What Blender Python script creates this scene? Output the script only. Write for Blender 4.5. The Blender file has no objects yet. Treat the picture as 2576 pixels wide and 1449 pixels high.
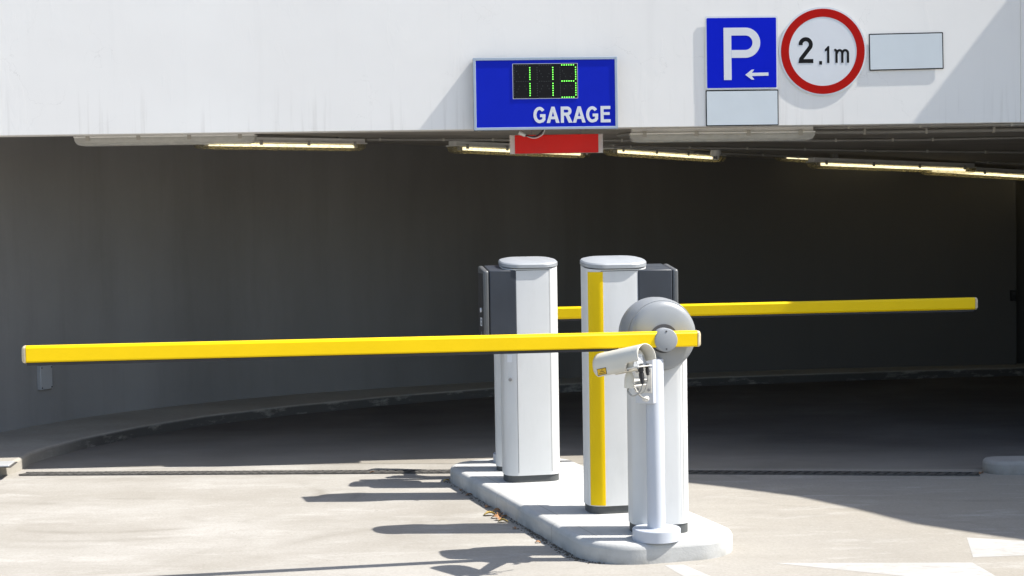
import bpy, bmesh, math, random
from mathutils import Vector, Matrix
random.seed(7)
sc = bpy.context.scene
COL = sc.collection
R = math.radians

# ------------------------------------------------------------------ camera
F = 4200.0; CX = 1288.0; CY = 724.5; CH = 1.7
PITCH = math.atan((CY - 540) / F); ROLL = 0.016
fwd = Vector((0, math.cos(PITCH), -math.sin(PITCH)))
r0 = Vector((1, 0, 0)); u0 = Vector((0, math.sin(PITCH), math.cos(PITCH)))
rgt = r0 * math.cos(ROLL) - u0 * math.sin(ROLL)
upv = u0 * math.cos(ROLL) + r0 * math.sin(ROLL)
EYE = Vector((0, 0, CH))

def ray(x, y):
    return fwd + rgt * ((x - CX) / F) + upv * ((CY - y) / F)
def at(x, y, z=None, Y=None):
    """world point seen at (x, y) on height z or at depth Y"""
    d = ray(x, y)
    t = (z - CH) / d.z if z is not None else Y / d.y
    return EYE + d * t

cam_d = bpy.data.cameras.new('camera'); cam = bpy.data.objects.new('camera', cam_d); COL.objects.link(cam)
cam_d.sensor_width = 36; cam_d.lens = 36 * F / 2576; cam_d.clip_end = 500
m = Matrix.Identity(4)
for i in range(3):
    m[i][0] = rgt[i]; m[i][1] = upv[i]; m[i][2] = -fwd[i]; m[i][3] = EYE[i]
cam.matrix_world = m
sc.camera = cam

# ------------------------------------------------------------------ light
SUN = Vector((0.795, -0.05, 1.0)).normalized()
w = bpy.data.worlds.new("World"); sc.world = w; w.use_nodes = True
nt = w.node_tree
sky = nt.nodes.new('ShaderNodeTexSky'); sky.sky_type = 'NISHITA'; sky.sun_disc = False
sky.sun_elevation = math.asin(SUN.z); sky.sun_rotation = math.atan2(SUN.x, SUN.y)
sky.air_density = 1.0; sky.dust_density = 1.5; sky.ozone_density = 1.0
nt.links.new(sky.outputs[0], nt.nodes['Background'].inputs[0])
nt.nodes['Background'].inputs[1].default_value = 0.11
sl = bpy.data.lights.new('sun', 'SUN'); sl.energy = 4.8; sl.angle = R(0.5); sl.color = (1, .955, .88)
so = bpy.data.objects.new('sun', sl); COL.objects.link(so)
so.rotation_euler = SUN.to_track_quat('Z', 'Y').to_euler()
so.location = SUN * 30
sc.view_settings.view_transform = 'Standard'; sc.view_settings.look = 'None'
sc.view_settings.exposure = 0.98; sc.view_settings.gamma = 1
sc.render.engine = 'CYCLES'
sc.cycles.use_denoising = True
sc.cycles.max_bounces = 10; sc.cycles.diffuse_bounces = 6; sc.cycles.transparent_max_bounces = 12
sc.cycles.sample_clamp_indirect = 4

# ------------------------------------------------------------------ materials
class NT:
    def __init__(s, name):
        s.m = bpy.data.materials.new(name); s.m.use_nodes = True
        s.t = s.m.node_tree; s.b = s.t.nodes['Principled BSDF']
        s.geo = None
    def n(s, kind, **kw):
        x = s.t.nodes.new(kind)
        for k, v in kw.items(): setattr(x, k, v)
        return x
    def l(s, a, b): s.t.links.new(a, b)
    def pos(s, scale=(1, 1, 1), obj=False):
        mp = s.n('ShaderNodeMapping'); mp.inputs['Scale'].default_value = scale
        if obj:
            s.l(s.n('ShaderNodeTexCoord').outputs['Object'], mp.inputs[0])
        else:
            s.l(s.n('ShaderNodeNewGeometry').outputs['Position'], mp.inputs[0])
        return mp.outputs[0]
    def noise(s, scale, detail=4, rough=.55, st=(1, 1, 1), obj=False, dist=0):
        x = s.n('ShaderNodeTexNoise'); x.inputs['Scale'].default_value = scale
        x.inputs['Detail'].default_value = detail; x.inputs['Roughness'].default_value = rough
        x.inputs['Distortion'].default_value = dist
        s.l(s.pos(st, obj), x.inputs['Vector']); return x.outputs['Fac']
    def ramp(s, fac, stops):
        x = s.n('ShaderNodeValToRGB'); e = x.color_ramp.elements
        while len(e) < len(stops): e.new(.5)
        for i, (p, c) in enumerate(stops):
            e[i].position = p; e[i].color = (*c, 1) if len(c) == 3 else c
        s.l(fac, x.inputs[0]); return x.outputs[0]
    def g(s, fac, a, b, va=0., vb=1.):
        """fac mapped from a..b to grey va..vb"""
        x = s.n('ShaderNodeMapRange'); x.inputs[1].default_value = a; x.inputs[2].default_value = b
        x.inputs[3].default_value = va; x.inputs[4].default_value = vb; x.clamp = True
        s.l(fac, x.inputs[0]); return x.outputs[0]
    def math(s, op, a, b=None):
        x = s.n('ShaderNodeMath', operation=op)
        for i, v in enumerate((a, b)):
            if v is None: continue
            if isinstance(v, (int, float)): x.inputs[i].default_value = v
            else: s.l(v, x.inputs[i])
        return x.outputs[0]
    def mix(s, fac, a, b, mode='MIX'):
        x = s.n('ShaderNodeMix', data_type='RGBA', blend_type=mode)
        for i, v in ((0, fac), (6, a), (7, b)):
            if isinstance(v, (int, float)): x.inputs[i].default_value = v
            elif isinstance(v, tuple): x.inputs[i].default_value = (*v, 1)
            else: s.l(v, x.inputs[i])
        return x.outputs[2]
    def bump(s, h, strength=.3, dist=.01):
        x = s.n('ShaderNodeBump'); x.inputs['Strength'].default_value = strength
        x.inputs['Distance'].default_value = dist; s.l(h, x.inputs['Height'])
        s.l(x.outputs[0], s.b.inputs['Normal']); return x

def simple(name, col, rough=.5, metal=0., var=.06, vs=6., bump=0., bs=200., spec=.5, dirt=0.):
    k = NT(name); b = k.b
    f = k.noise(vs, 4)
    c = k.mix(k.g(f, .3, .7), tuple(max(0, v * (1 - var)) for v in col), tuple(min(1, v * (1 + var)) for v in col))
    if dirt:
        d = k.g(k.noise(14, 6, .7, (1, 1, .25)), .5, .75)
        c = k.mix(k.math('MULTIPLY', d, dirt), c, (.12, .10, .075))
    k.l(c, b.inputs['Base Color'])
    b.inputs['Metallic'].default_value = metal
    k.l(k.g(k.noise(vs * 4, 3), .3, .7, max(0, rough - .06), min(1, rough + .06)), b.inputs['Roughness'])
    b.inputs['Specular IOR Level'].default_value = spec
    if bump: k.bump(k.noise(bs, 2), bump, .002)
    return k.m

def m_ground():
    k = NT('concrete_ground')
    big = k.noise(.9, 5, .6)
    streak = k.noise(1.6, 6, .65, (.55, 1.5, 1), dist=.5)
    fine = k.noise(60, 5, .7)
    c = k.ramp(big, [(.28, (.275, .258, .23)), (.5, (.325, .31, .284)), (.72, (.38, .368, .346))])
    spx = k.n('ShaderNodeSeparateXYZ'); k.l(k.n('ShaderNodeNewGeometry').outputs['Position'], spx.inputs[0])
    tan = k.math('ADD', k.math('MULTIPLY', spx.outputs[0], .09), k.noise(.45, 5, .6))
    c = k.mix(k.g(tan, .50, .80, 0, .75), c, (.285, .258, .212))
    c = k.mix(k.g(streak, .47, .72, 0, .38), c, (.215, .198, .168))
    c = k.mix(k.g(k.noise(3.0, 6, .75, (.45, 1.5, 1), dist=.3), .53, .72, 0, .55), c, (.47, .46, .44))
    c = k.mix(k.g(k.noise(11, 6, .75), .5, .72, 0, .3), c, (.22, .205, .178))
    c = k.mix(k.g(fine, .42, .72, 0, .38), c, (.18, .165, .14))
    c = k.mix(k.g(k.noise(45, 5, .75), .56, .74, 0, .4), c, (.46, .45, .43))
    # worn pale/dark speckle and small stains
    vor = k.n('ShaderNodeTexVoronoi'); vor.inputs['Scale'].default_value = 9
    k.l(k.pos((1, 1, 1)), vor.inputs['Vector'])
    c = k.mix(k.g(vor.outputs['Distance'], .02, .05, .6, 0), c, (.10, .085, .06))
    # curved tyre scuffs on the slab
    pos = k.n('ShaderNodeSeparateXYZ'); k.l(k.n('ShaderNodeNewGeometry').outputs['Position'], pos.inputs[0])
    wob = k.noise(2.5, 3)
    for (cx, cy, rr, wd, st) in ((-2.25, 10.1, 1.05, .06, .42), (-2.25, 10.1, 1.28, .05, .3), (-2.4, 9.4, .75, .07, .3),
                             (.6, 7.2, 2.3, .09, .3), (.6, 7.2, 2.55, .06, .24), (2.9, 11.2, 1.6, .05, .38), (2.7, 11.2, 2.0, .05, .2),
                             (-3.4, 8.0, 2.1, .10, .25)):
        dx = k.math('SUBTRACT', pos.outputs[0], cx); dy = k.math('SUBTRACT', pos.outputs[1], cy)
        d = k.math('SQRT', k.math('ADD', k.math('MULTIPLY', dx, dx), k.math('MULTIPLY', dy, dy)))
        e = k.math('ABSOLUTE', k.math('SUBTRACT', k.math('ADD', d, k.math('MULTIPLY', wob, .1)), rr + .05))
        band = k.g(e, 0, wd, st, 0)
        band = k.math('MULTIPLY', band, k.g(k.noise(1.3 + rr * .2, 3), .46, .62))
        c = k.mix(band, c, (.16, .145, .12))
    k.l(c, k.b.inputs['Base Color']); k.b.inputs['Roughness'].default_value = .85
    k.b.inputs['Specular IOR Level'].default_value = .25
    k.bump(k.math('ADD', k.math('MULTIPLY', fine, .5), k.noise(220, 3)), .25, .003)
    return k.m

def m_floor():
    k = NT('garage_floor_concrete')
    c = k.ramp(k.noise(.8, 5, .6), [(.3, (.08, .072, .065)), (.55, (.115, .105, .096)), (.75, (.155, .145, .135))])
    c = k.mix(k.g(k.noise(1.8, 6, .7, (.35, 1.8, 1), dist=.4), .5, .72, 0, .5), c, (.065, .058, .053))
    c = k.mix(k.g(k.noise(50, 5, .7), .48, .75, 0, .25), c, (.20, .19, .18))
    # interior shade painted in: floor colour darkens raggedly inwards from the drive tone
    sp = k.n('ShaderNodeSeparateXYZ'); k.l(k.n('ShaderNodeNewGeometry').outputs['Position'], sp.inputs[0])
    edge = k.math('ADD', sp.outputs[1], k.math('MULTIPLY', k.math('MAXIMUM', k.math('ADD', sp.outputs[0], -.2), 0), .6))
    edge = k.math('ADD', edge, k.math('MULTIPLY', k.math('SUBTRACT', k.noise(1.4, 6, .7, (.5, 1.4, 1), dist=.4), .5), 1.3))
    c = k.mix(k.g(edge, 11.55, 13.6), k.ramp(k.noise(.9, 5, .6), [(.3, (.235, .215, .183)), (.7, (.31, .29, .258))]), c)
    k.l(c, k.b.inputs['Base Color']); k.b.inputs['Roughness'].default_value = .8
    k.b.inputs['Specular IOR Level'].default_value = .2
    k.bump(k.noise(180, 3), .2, .003)
    return k.m

def m_fascia():
    k = NT('white_render')
    c = k.ramp(k.noise(.9, 4), [(.3, (.82, .80, .77)), (.7, (.86, .845, .815))])
    c = k.mix(k.g(k.noise(3.5, 6, .7, (2.2, 1, .12)), .55, .8, 0, .22), c, (.68, .665, .64))
    # drip marks and grime along the lower edge
    sx = k.n('ShaderNodeSeparateXYZ'); k.l(k.n('ShaderNodeNewGeometry').outputs['Position'], sx.inputs[0])
    low = k.g(sx.outputs[2], 2.28, 2.62, 1, 0)
    drip = k.math('MULTIPLY', low, k.g(k.noise(16, 4, .6, (1.4, 1, .06)), .56, .74))
    c = k.mix(k.math('MULTIPLY', drip, .35), c, (.42, .39, .35))
    vor = k.n('ShaderNodeTexVoronoi', feature='DISTANCE_TO_EDGE'); vor.inputs['Scale'].default_value = 1.7
    wp = k.n('ShaderNodeVectorMath', operation='ADD')
    nz = k.n('ShaderNodeTexNoise'); nz.inputs['Scale'].default_value = 5; nz.inputs['Detail'].default_value = 5
    k.l(k.pos(), nz.inputs['Vector']); k.l(k.pos(), wp.inputs[0])
    sc_ = k.n('ShaderNodeVectorMath', operation='SCALE'); sc_.inputs['Scale'].default_value = .45
    k.l(nz.outputs['Color'], sc_.inputs[0]); k.l(sc_.outputs[0], wp.inputs[1])
    k.l(wp.outputs[0], vor.inputs['Vector'])
    crack = k.math('MULTIPLY', k.g(vor.outputs['Distance'], .0, .004, 1, 0), k.g(k.noise(1.1, 2), .5, .6))
    c = k.mix(k.math('MULTIPLY', crack, .25), c, (.45, .43, .41))
    k.l(c, k.b.inputs['Base Color']); k.b.inputs['Roughness'].default_value = .8
    k.b.inputs['Specular IOR Level'].default_value = .2
    scr = k.noise(7, 3, .6, (1, 1, .35), dist=1.2)
    h = k.math('ADD', k.math('MULTIPLY', k.noise(2.0, 3), .9), k.math('MULTIPLY', k.g(scr, .60, .66), .10))
    h = k.math('SUBTRACT', h, k.math('MULTIPLY', crack, .10))
    h = k.math('ADD', h, k.math('MULTIPLY', k.noise(90, 3), .035))
    k.bump(h, .30, .006)
    return k.m

def m_inner():
    k = NT('garage_wall_paint')
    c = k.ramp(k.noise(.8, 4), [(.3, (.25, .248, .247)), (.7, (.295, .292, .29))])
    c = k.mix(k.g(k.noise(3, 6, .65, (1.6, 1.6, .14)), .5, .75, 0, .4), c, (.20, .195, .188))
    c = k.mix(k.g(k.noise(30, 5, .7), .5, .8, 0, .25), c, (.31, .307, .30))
    # daylight fall-off put into the wall colour: darker to the right, ragged and streaky
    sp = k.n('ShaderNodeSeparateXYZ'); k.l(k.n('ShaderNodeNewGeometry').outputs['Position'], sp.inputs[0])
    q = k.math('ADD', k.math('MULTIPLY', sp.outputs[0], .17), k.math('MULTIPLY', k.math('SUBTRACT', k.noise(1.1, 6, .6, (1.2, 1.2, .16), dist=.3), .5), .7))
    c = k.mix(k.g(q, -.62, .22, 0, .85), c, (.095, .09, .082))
    k.l(c, k.b.inputs['Base Color']); k.b.inputs['Roughness'].default_value = .8
    k.b.inputs['Specular IOR Level'].default_value = .2
    k.bump(k.noise(40, 4), .2, .004)
    return k.m

def m_ceiling():
    k = NT('board_marked_concrete')
    gr = k.noise(5, 6, .7, (.22, 2.6, 1))
    c = k.ramp(gr, [(.3, (.36, .325, .28)), (.55, (.50, .455, .40)), (.75, (.60, .555, .50))])
    c = k.mix(k.g(k.noise(1.6, 5), .5, .75, 0, .4), c, (.26, .20, .14))
    k.l(c, k.b.inputs['Base Color']); k.b.inputs['Roughness'].default_value = .85
    k.bump(gr, .4, .006)
    return k.m

def m_island(name, base=(.47, .475, .468)):
    k = NT(name)
    c = k.ramp(k.noise(2.2, 6, .65), [(.3, tuple(v * .86 for v in base)), (.6, base), (.75, tuple(min(1, v * 1.12) for v in base))])
    c = k.mix(k.g(k.noise(9, 6, .75, (1, 1, .6)), .52, .72, 0, .45), c, tuple(v * .62 for v in base))
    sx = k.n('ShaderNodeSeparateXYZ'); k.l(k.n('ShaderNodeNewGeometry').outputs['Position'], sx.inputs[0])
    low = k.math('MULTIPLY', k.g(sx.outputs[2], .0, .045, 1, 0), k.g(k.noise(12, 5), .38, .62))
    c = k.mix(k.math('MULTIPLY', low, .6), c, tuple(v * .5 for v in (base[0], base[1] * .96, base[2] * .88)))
    if name == 'island_concrete':      # kerb stones round a poured infill
        so_ = k.n('ShaderNodeSeparateXYZ'); k.l(k.pos((1, 1, 1), True), so_.inputs[0])
        ax = k.math('ABSOLUTE', so_.outputs[0]); ay = k.math('ABSOLUTE', so_.outputs[1])
        j1 = k.math('MULTIPLY', k.g(k.math('ABSOLUTE', k.math('SUBTRACT', ax, .305)), .001, .005, 1, 0), k.g(ay, 1.25, 1.27, 1, 0))
        md = k.math('ABSOLUTE', k.math('SUBTRACT', k.math('FRACT', k.math('ADD', k.math('MULTIPLY', so_.outputs[1], .98), .31)), .5))
        j2 = k.math('MULTIPLY', k.g(md, .001, .005, 1, 0), k.g(ax, .30, .31))
        c = k.mix(k.math('MULTIPLY', k.math('MAXIMUM', j1, j2), .6), c, (.2, .19, .17))
        c = k.mix(k.math('MULTIPLY', k.g(k.noise(3.2, 6, .7, (1, .4, 1)), .52, .7), .4), c, (.40, .385, .36))
    k.l(c, k.b.inputs['Base Color']); k.b.inputs['Roughness'].default_value = .8
    k.b.inputs['Specular IOR Level'].default_value = .25
    k.bump(k.math('ADD', k.noise(120, 4, .7), k.math('MULTIPLY', k.noise(12, 4), 2.)), .3, .004)
    return k.m

def m_kerb():
    k = NT('stained_kerb')
    c = k.ramp(k.noise(1.6, 5), [(.3, (.29, .272, .238)), (.7, (.38, .36, .318))])
    c = k.mix(k.g(k.noise(25, 5, .7), .45, .75, 0, .3), c, (.17, .155, .13))
    sx = k.n('ShaderNodeSeparateXYZ'); k.l(k.n('ShaderNodeNewGeometry').outputs['Normal'], sx.inputs[0])
    side = k.g(sx.outputs[2], .35, .8, 1, 0)
    sy = k.n('ShaderNodeSeparateXYZ'); k.l(k.n('ShaderNodeNewGeometry').outputs['Position'], sy.inputs[0])
    rub = k.math('MULTIPLY', k.math('MULTIPLY', side, k.g(sy.outputs[1], 11.6, 12.6)), k.g(k.noise(4, 6, .7, (1, 1, 3)), .28, .46))
    c = k.mix(k.math('MULTIPLY', rub, .85), c, (.035, .033, .032))     # black tyre rubber on the kerb face
    k.l(c, k.b.inputs['Base Color']); k.b.inputs['Roughness'].default_value = .85
    k.bump(k.noise(90, 4, .7), .3, .004)
    return k.m

def m_emit(name, col, strength):
    k = NT(name); k.b.inputs['Base Color'].default_value = (*col, 1)
    k.b.inputs['Emission Color'].default_value = (*col, 1); k.b.inputs['Emission Strength'].default_value = strength
    return k.m

def m_clear(name, tint, alpha, rough=.3, var=.12):
    k = NT(name); out = k.t.nodes['Material Output']
    tr = k.n('ShaderNodeBsdfTransparent'); tr.inputs[0].default_value = (.93, .93, .92, 1)
    tl = k.n('ShaderNodeBsdfTranslucent'); tl.inputs[0].default_value = (*tint, 1)
    k.b.inputs['Base Color'].default_value = (*tint, 1); k.b.inputs['Roughness'].default_value = rough
    a = k.n('ShaderNodeMixShader'); a.inputs[0].default_value = .5
    k.l(k.b.outputs[0], a.inputs[1]); k.l(tl.outputs[0], a.inputs[2])
    fin = k.n('ShaderNodeMixShader')
    f = k.g(k.noise(30, 4, .6, (.5, 1, 1)), .35, .7, alpha - var, alpha + var)
    k.l(f, fin.inputs[0]); k.l(tr.outputs[0], fin.inputs[1]); k.l(a.outputs[0], fin.inputs[2])
    k.l(fin.outputs[0], out.inputs['Surface'])
    return k.m

def m_roadpaint():
    k = NT('road_paint')
    c = k.ramp(k.noise(2.4, 6, .7), [(.35, (.35, .345, .33)), (.65, (.40, .395, .385))])
    c = k.mix(k.g(k.noise(16, 7, .8, (.5, 1, 1)), .48, .64, 0, .85), c, (.29, .275, .25))
    k.l(c, k.b.inputs['Base Color']); k.b.inputs['Roughness'].default_value = .75
    k.bump(k.noise(200, 3), .2, .002)
    return k.m

M = dict(
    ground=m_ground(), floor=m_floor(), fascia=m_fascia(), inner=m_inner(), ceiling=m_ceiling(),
    island=m_island('island_concrete'), kerb=m_kerb(), roadpaint=m_roadpaint(),
    greykerb=m_island('old_kerb_concrete', (.33, .32, .30)),
    white=simple('white_powder_coat', (.60, .61, .61), .42, 0, .035, 3, .05, 600, .4, .07),
    silver=simple('silver_lid', (.31, .33, .35), .42, .15, .03, 5, .06, 500),
    grey=simple('grey_cover', (.27, .285, .30), .38, .15, .03, 5, .08, 400),
    hub=simple('hub_grey', (.27, .285, .305), .5, .1, .03, 8, .08, 400),
    dark=simple('anthracite', (.028, .034, .045), .45, .1, .12, 6, .1, 500),
    bezel=simple('bezel_grey', (.10, .105, .11), .4, .3, .08, 8),
    plinth=simple('plinth_grey', (.075, .08, .082), .65, 0, .15, 9, .1, 300, .4, .25),
    yellow=simple('yellow_paint', (.80, .545, .0), .45, 0, .03, 4, .04, 600, .2),
    black=simple('black_rubber', (.018, .018, .02), .6, 0, .2, 20),
    seam=simple('dark_seam', (.06, .06, .065), .8, 0, .1, 20),
    capwhite=simple('clear_end_cap', (.50, .43, .30), .35, 0, .12, 30, 0, 1, .5, .25),
    pole=simple('pole_paint', (.47, .50, .555), .38, 0, .03, 4, .04, 500),
    cream=simple('cream_camera_housing', (.62, .60, .53), .4, 0, .03, 8, .04, 500),
    steel=simple('bolt_steel', (.26, .26, .265), .4, .5, .1, 30),
    cable=simple('grey_cable', (.33, .325, .305), .5, 0, .08, 20),
    whitepl=simple('white_plastic', (.60, .59, .56), .4, 0, .05, 20),
    signblue=simple('sign_blue', (.003, .016, .46), .4, 0, .05, 3, 0, 1, .12),
    parkblue=simple('sign_blue_film', (.0, .010, .52), .4, 0, .05, 3, 0, 1, .1),
    signwhite=simple('sign_white', (.68, .70, .73), .4, 0, .025, 6),
    blank=simple('blank_plate', (.62, .67, .70), .35, 0, .03, 4),
    signred=simple('sign_red', (.42, .006, .003), .4, 0, .05, 5, 0, 1, .1),
    redpanel=simple('red_panel', (.80, .010, .005), .4, 0, .05, 5, 0, 1, .15),
    alu=simple('sign_frame', (.36, .43, .52), .45, 0, .05, 10, 0, 1, .3),
    signblack=simple('sign_black', (.010, .010, .011), .55, 0, .1, 10, 0, 1, .12),
    ledoff=simple('led_off', (.09, .10, .10), .4),
    led=m_emit('led_green', (.2, 1.0, .10), 1.0),
    lampbody=simple('lamp_body', (.82, .815, .79), .5, 0, .05, 8, 0, 1, .4, .12),
    tubeoff=simple('tube_off', (.74, .74, .71), .3),
    tubeon=m_emit('tube_on', (1.0, .88, .55), 1.2),
    clear=m_clear('clear_cover', (.90, .895, .87), .62, .3, .06),
    clearlit=m_clear('yellowish_cover', (.60, .53, .32), .34),  # yellowish, more see-through variant of the cover
    clearred=m_clear('clear_box', (.66, .62, .58), .05, .3, .01),
    conduit=simple('conduit_grey', (.30, .29, .27), .5, 0, .06, 6),
    clip=simple('conduit_clip', (.42, .40, .36), .5, 0, .06, 20),
    iron=simple('cast_iron', (.075, .072, .068), .65, .1, .3, 25, .3, 120),
    pit=simple('drain_pit', (.012, .011, .01), .9),
    leafbrown=simple('leaf_brown', (.28, .14, .06), .7, 0, .35, 40),
    leafyellow=simple('leaf_yellow', (.62, .43, .12), .65, 0, .25, 40),
    stickery=simple('yellow_sticker', (.78, .46, .01), .4),
    crumb=simple('grit', (.10, .085, .065), .9, 0, .5, 60),
    plate=simple('cover_plate', (.46, .47, .48), .45, .2, .05, 10),
    caster=simple('caster_render', (.45, .44, .42), .85, 0, .08, 2, .2, 60),
)

# ------------------------------------------------------------------ mesh helpers
TM = {}
class MB:
    def __init__(s): s.v = []; s.f = []; s.mi = []; s.cur = 0
    def add(s, vs, fs):
        o = len(s.v); s.v += [Vector(p) for p in vs]
        for f in fs: s.f.append([i + o for i in f]); s.mi.append(s.cur)
        return s
    def box(s, c, size, mat=None):
        x, y, z = (d / 2 for d in size)
        vs = [Vector((a * x, b * y, e * z)) for a in (-1, 1) for b in (-1, 1) for e in (-1, 1)]
        if mat is not None: vs = [mat @ p for p in vs]
        c = Vector(c)
        return s.add([p + c for p in vs], [(0, 1, 3, 2), (4, 6, 7, 5), (0, 4, 5, 1), (2, 3, 7, 6), (0, 2, 6, 4), (1, 5, 7, 3)])
    def prism(s, poly, z0, z1, tilt=0., tf=None):
        """vertical prism of an xy polygon (ccw); tilt lifts the top with y"""
        n = len(poly)
        a = [Vector((p[0], p[1], z0)) for p in poly]
        b = [Vector((p[0], p[1], z1 + tilt * p[1])) for p in poly]
        vs = a + b
        if tf: vs = [tf @ p for p in vs]
        fs = [tuple(range(n - 1, -1, -1)), tuple(range(n, 2 * n))]
        fs += [(i, (i + 1) % n, n + (i + 1) % n, n + i) for i in range(n)]
        return s.add(vs, fs)
    def loft(s, rings, cap=True, closed=True):
        n = len(rings[0]); vs = [p for r in rings for p in r]; fs = []
        for k in range(len(rings) - 1):
            for i in range(n if closed else n - 1):
                j = (i + 1) % n
                fs.append((k * n + i, k * n + j, (k + 1) * n + j, (k + 1) * n + i))
        if cap:
            fs.append(tuple(range(n - 1, -1, -1))); fs.append(tuple(range((len(rings) - 1) * n, len(rings) * n)))
        return s.add(vs, fs)
    def lathe(s, prof, c, ax, seg=48):
        """prof: (t along axis, radius)"""
        c = Vector(c); ax = Vector(ax).normalized()
        e1 = ax.orthogonal().normalized(); e2 = ax.cross(e1)
        rings = [[c + ax * t + (e1 * math.cos(2 * math.pi * i / seg) + e2 * math.sin(2 * math.pi * i / seg)) * r for i in range(seg)] for t, r in prof]
        return s.loft(rings)
    def cyl(s, a, b, r, seg=20, r2=None):
        a = Vector(a); b = Vector(b)
        return s.lathe([(0, r), ((b - a).length, r if r2 is None else r2)], a, b - a, seg)
    def tube(s, path, r, seg=10):
        path = [Vector(p) for p in path]; rings = []; e = None
        for i, p in enumerate(path):
            d = (path[min(i + 1, len(path) - 1)] - path[max(i - 1, 0)]).normalized()
            if e is None: e = d.orthogonal().normalized()
            e = (e - d * e.dot(d)).normalized(); g = d.cross(e)
            rings.append([p + (e * math.cos(2 * math.pi * k / seg) + g * math.sin(2 * math.pi * k / seg)) * r for k in range(seg)])
        return s.loft(rings)
    def stroke(s, pts, wd, y0, y1, closed=False):
        """flat lettering stroke in the xz plane, from depth y1 (back) to y0 (front)"""
        n = len(pts); L = []; Rr = []
        for i in range(n):
            p = Vector(pts[i]).to_2d() if len(pts[i]) > 2 else Vector(pts[i])
            a = Vector(pts[i - 1]) if (i > 0 or closed) else None
            b = Vector(pts[(i + 1) % n]) if (i < n - 1 or closed) else None
            d1 = (p - a).normalized() if a is not None else None
            d2 = (b - p).normalized() if b is not None else None
            if d1 is None: d1 = d2
            if d2 is None: d2 = d1
            n1 = Vector((-d1.y, d1.x)); n2 = Vector((-d2.y, d2.x)); q = (n1 + n2)
            q = n1 if q.length < 1e-4 else q.normalized()
            h = wd / 2 / max(.35, q.dot(n1))
            L.append(p + q * h); Rr.append(p - q * h)
        m_ = n if closed else n - 1
        for i in range(m_):
            j = (i + 1) % n
            quad = [L[i], Rr[i], Rr[j], L[j]]
            vs = [(p.x, y0, p.y) for p in quad] + [(p.x, y1, p.y) for p in quad]
            s.add(vs, [(0, 1, 2, 3), (7, 6, 5, 4), (0, 4, 5, 1), (3, 2, 6, 7), (1, 5, 6, 2), (0, 3, 7, 4)])
        return s
    def plate(s, poly, y0, y1):
        n = len(poly)
        vs = [(p[0], y0, p[1]) for p in poly] + [(p[0], y1, p[1]) for p in poly]
        fs = [tuple(range(n)), tuple(range(2 * n - 1, n - 1, -1))] + [(i, n + i, n + (i + 1) % n, (i + 1) % n) for i in range(n)]
        return s.add(vs, fs)
    def build(s, name, mats, parent=None, smooth=None, bevel=0, seg=2, world=False, solid=0, weld=True):
        vs = s.v
        if world and parent is not None:
            inv = TM[parent.name].inverted(); vs = [inv @ p for p in vs]
        me = bpy.data.meshes.new(name); me.from_pydata([tuple(p) for p in vs], [], s.f)
        if not isinstance(mats, (list, tuple)): mats = [mats]
        for mm in mats: me.materials.append(mm)
        for p, i in zip(me.polygons, s.mi): p.material_index = i
        bm = bmesh.new(); bm.from_mesh(me)
        if weld: bmesh.ops.remove_doubles(bm, verts=bm.verts, dist=1e-5)
        bmesh.ops.recalc_face_normals(bm, faces=bm.faces); bm.to_mesh(me); bm.free()
        o = bpy.data.objects.new(name, me); COL.objects.link(o)
        if parent is not None: o.parent = parent; TM[o.name] = TM.get(parent.name, Matrix.Identity(4))
        else: TM[o.name] = Matrix.Identity(4)
        if smooth is not None:
            me.shade_smooth(); me.set_sharp_from_angle(angle=R(smooth))
        if solid:
            md = o.modifiers.new('thickness', 'SOLIDIFY'); md.thickness = solid; md.offset = 0
        if bevel:
            md = o.modifiers.new('edge', 'BEVEL'); md.width = bevel; md.segments = seg; md.limit_method = 'ANGLE'; md.angle_limit = R(32)
            md.harden_normals = False
            if smooth is None: me.shade_smooth(); me.set_sharp_from_angle(angle=R(50))
        return o

def thing(name, label, cat, loc=(0, 0, 0), rotz=0., group=None):
    o = bpy.data.objects.new(name, None); COL.objects.link(o); o.empty_display_size = .1
    o.location = loc; o.rotation_euler = (0, 0, rotz)
    o['label'] = label; o['category'] = cat
    if group: o['group'] = group
    TM[o.name] = Matrix.Translation(Vector(loc)) @ Matrix.Rotation(rotz, 4, 'Z')
    return o
def tag(o, label, cat, group=None):
    o['label'] = label; o['category'] = cat
    if group: o['group'] = group
    return o
def struct(o):
    o['kind'] = 'structure'; return o
def copy_tree(o, parent=None):
    c = o.copy(); COL.objects.link(c)
    if parent is not None: c.parent = parent
    for ch in [x for x in bpy.data.objects if x.parent == o]: copy_tree(ch, c)
    return c
def rrect(wd, d, r, n=8, cx=0, cy=0):
    out = []
    for (sx, sy, a0) in ((1, 1, 0), (-1, 1, 90), (-1, -1, 180), (1, -1, 270)):
        for i in range(n + 1):
            a = R(a0 + 90 * i / n)
            out.append((cx + sx * (wd / 2 - r) + r * math.cos(a), cy + sy * (d / 2 - r) + r * math.sin(a)))
    return out
def circ(cx, cz, r, n=48):
    return [(cx + r * math.cos(2 * math.pi * i / n), cz + r * math.sin(2 * math.pi * i / n)) for i in range(n)]
def arc(cx, cz, rx, rz, a0, a1, n=14):
    return [(cx + rx * math.cos(R(a0 + (a1 - a0) * i / n)), cz + rz * math.sin(R(a0 + (a1 - a0) * i / n))) for i in range(n + 1)]

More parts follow.
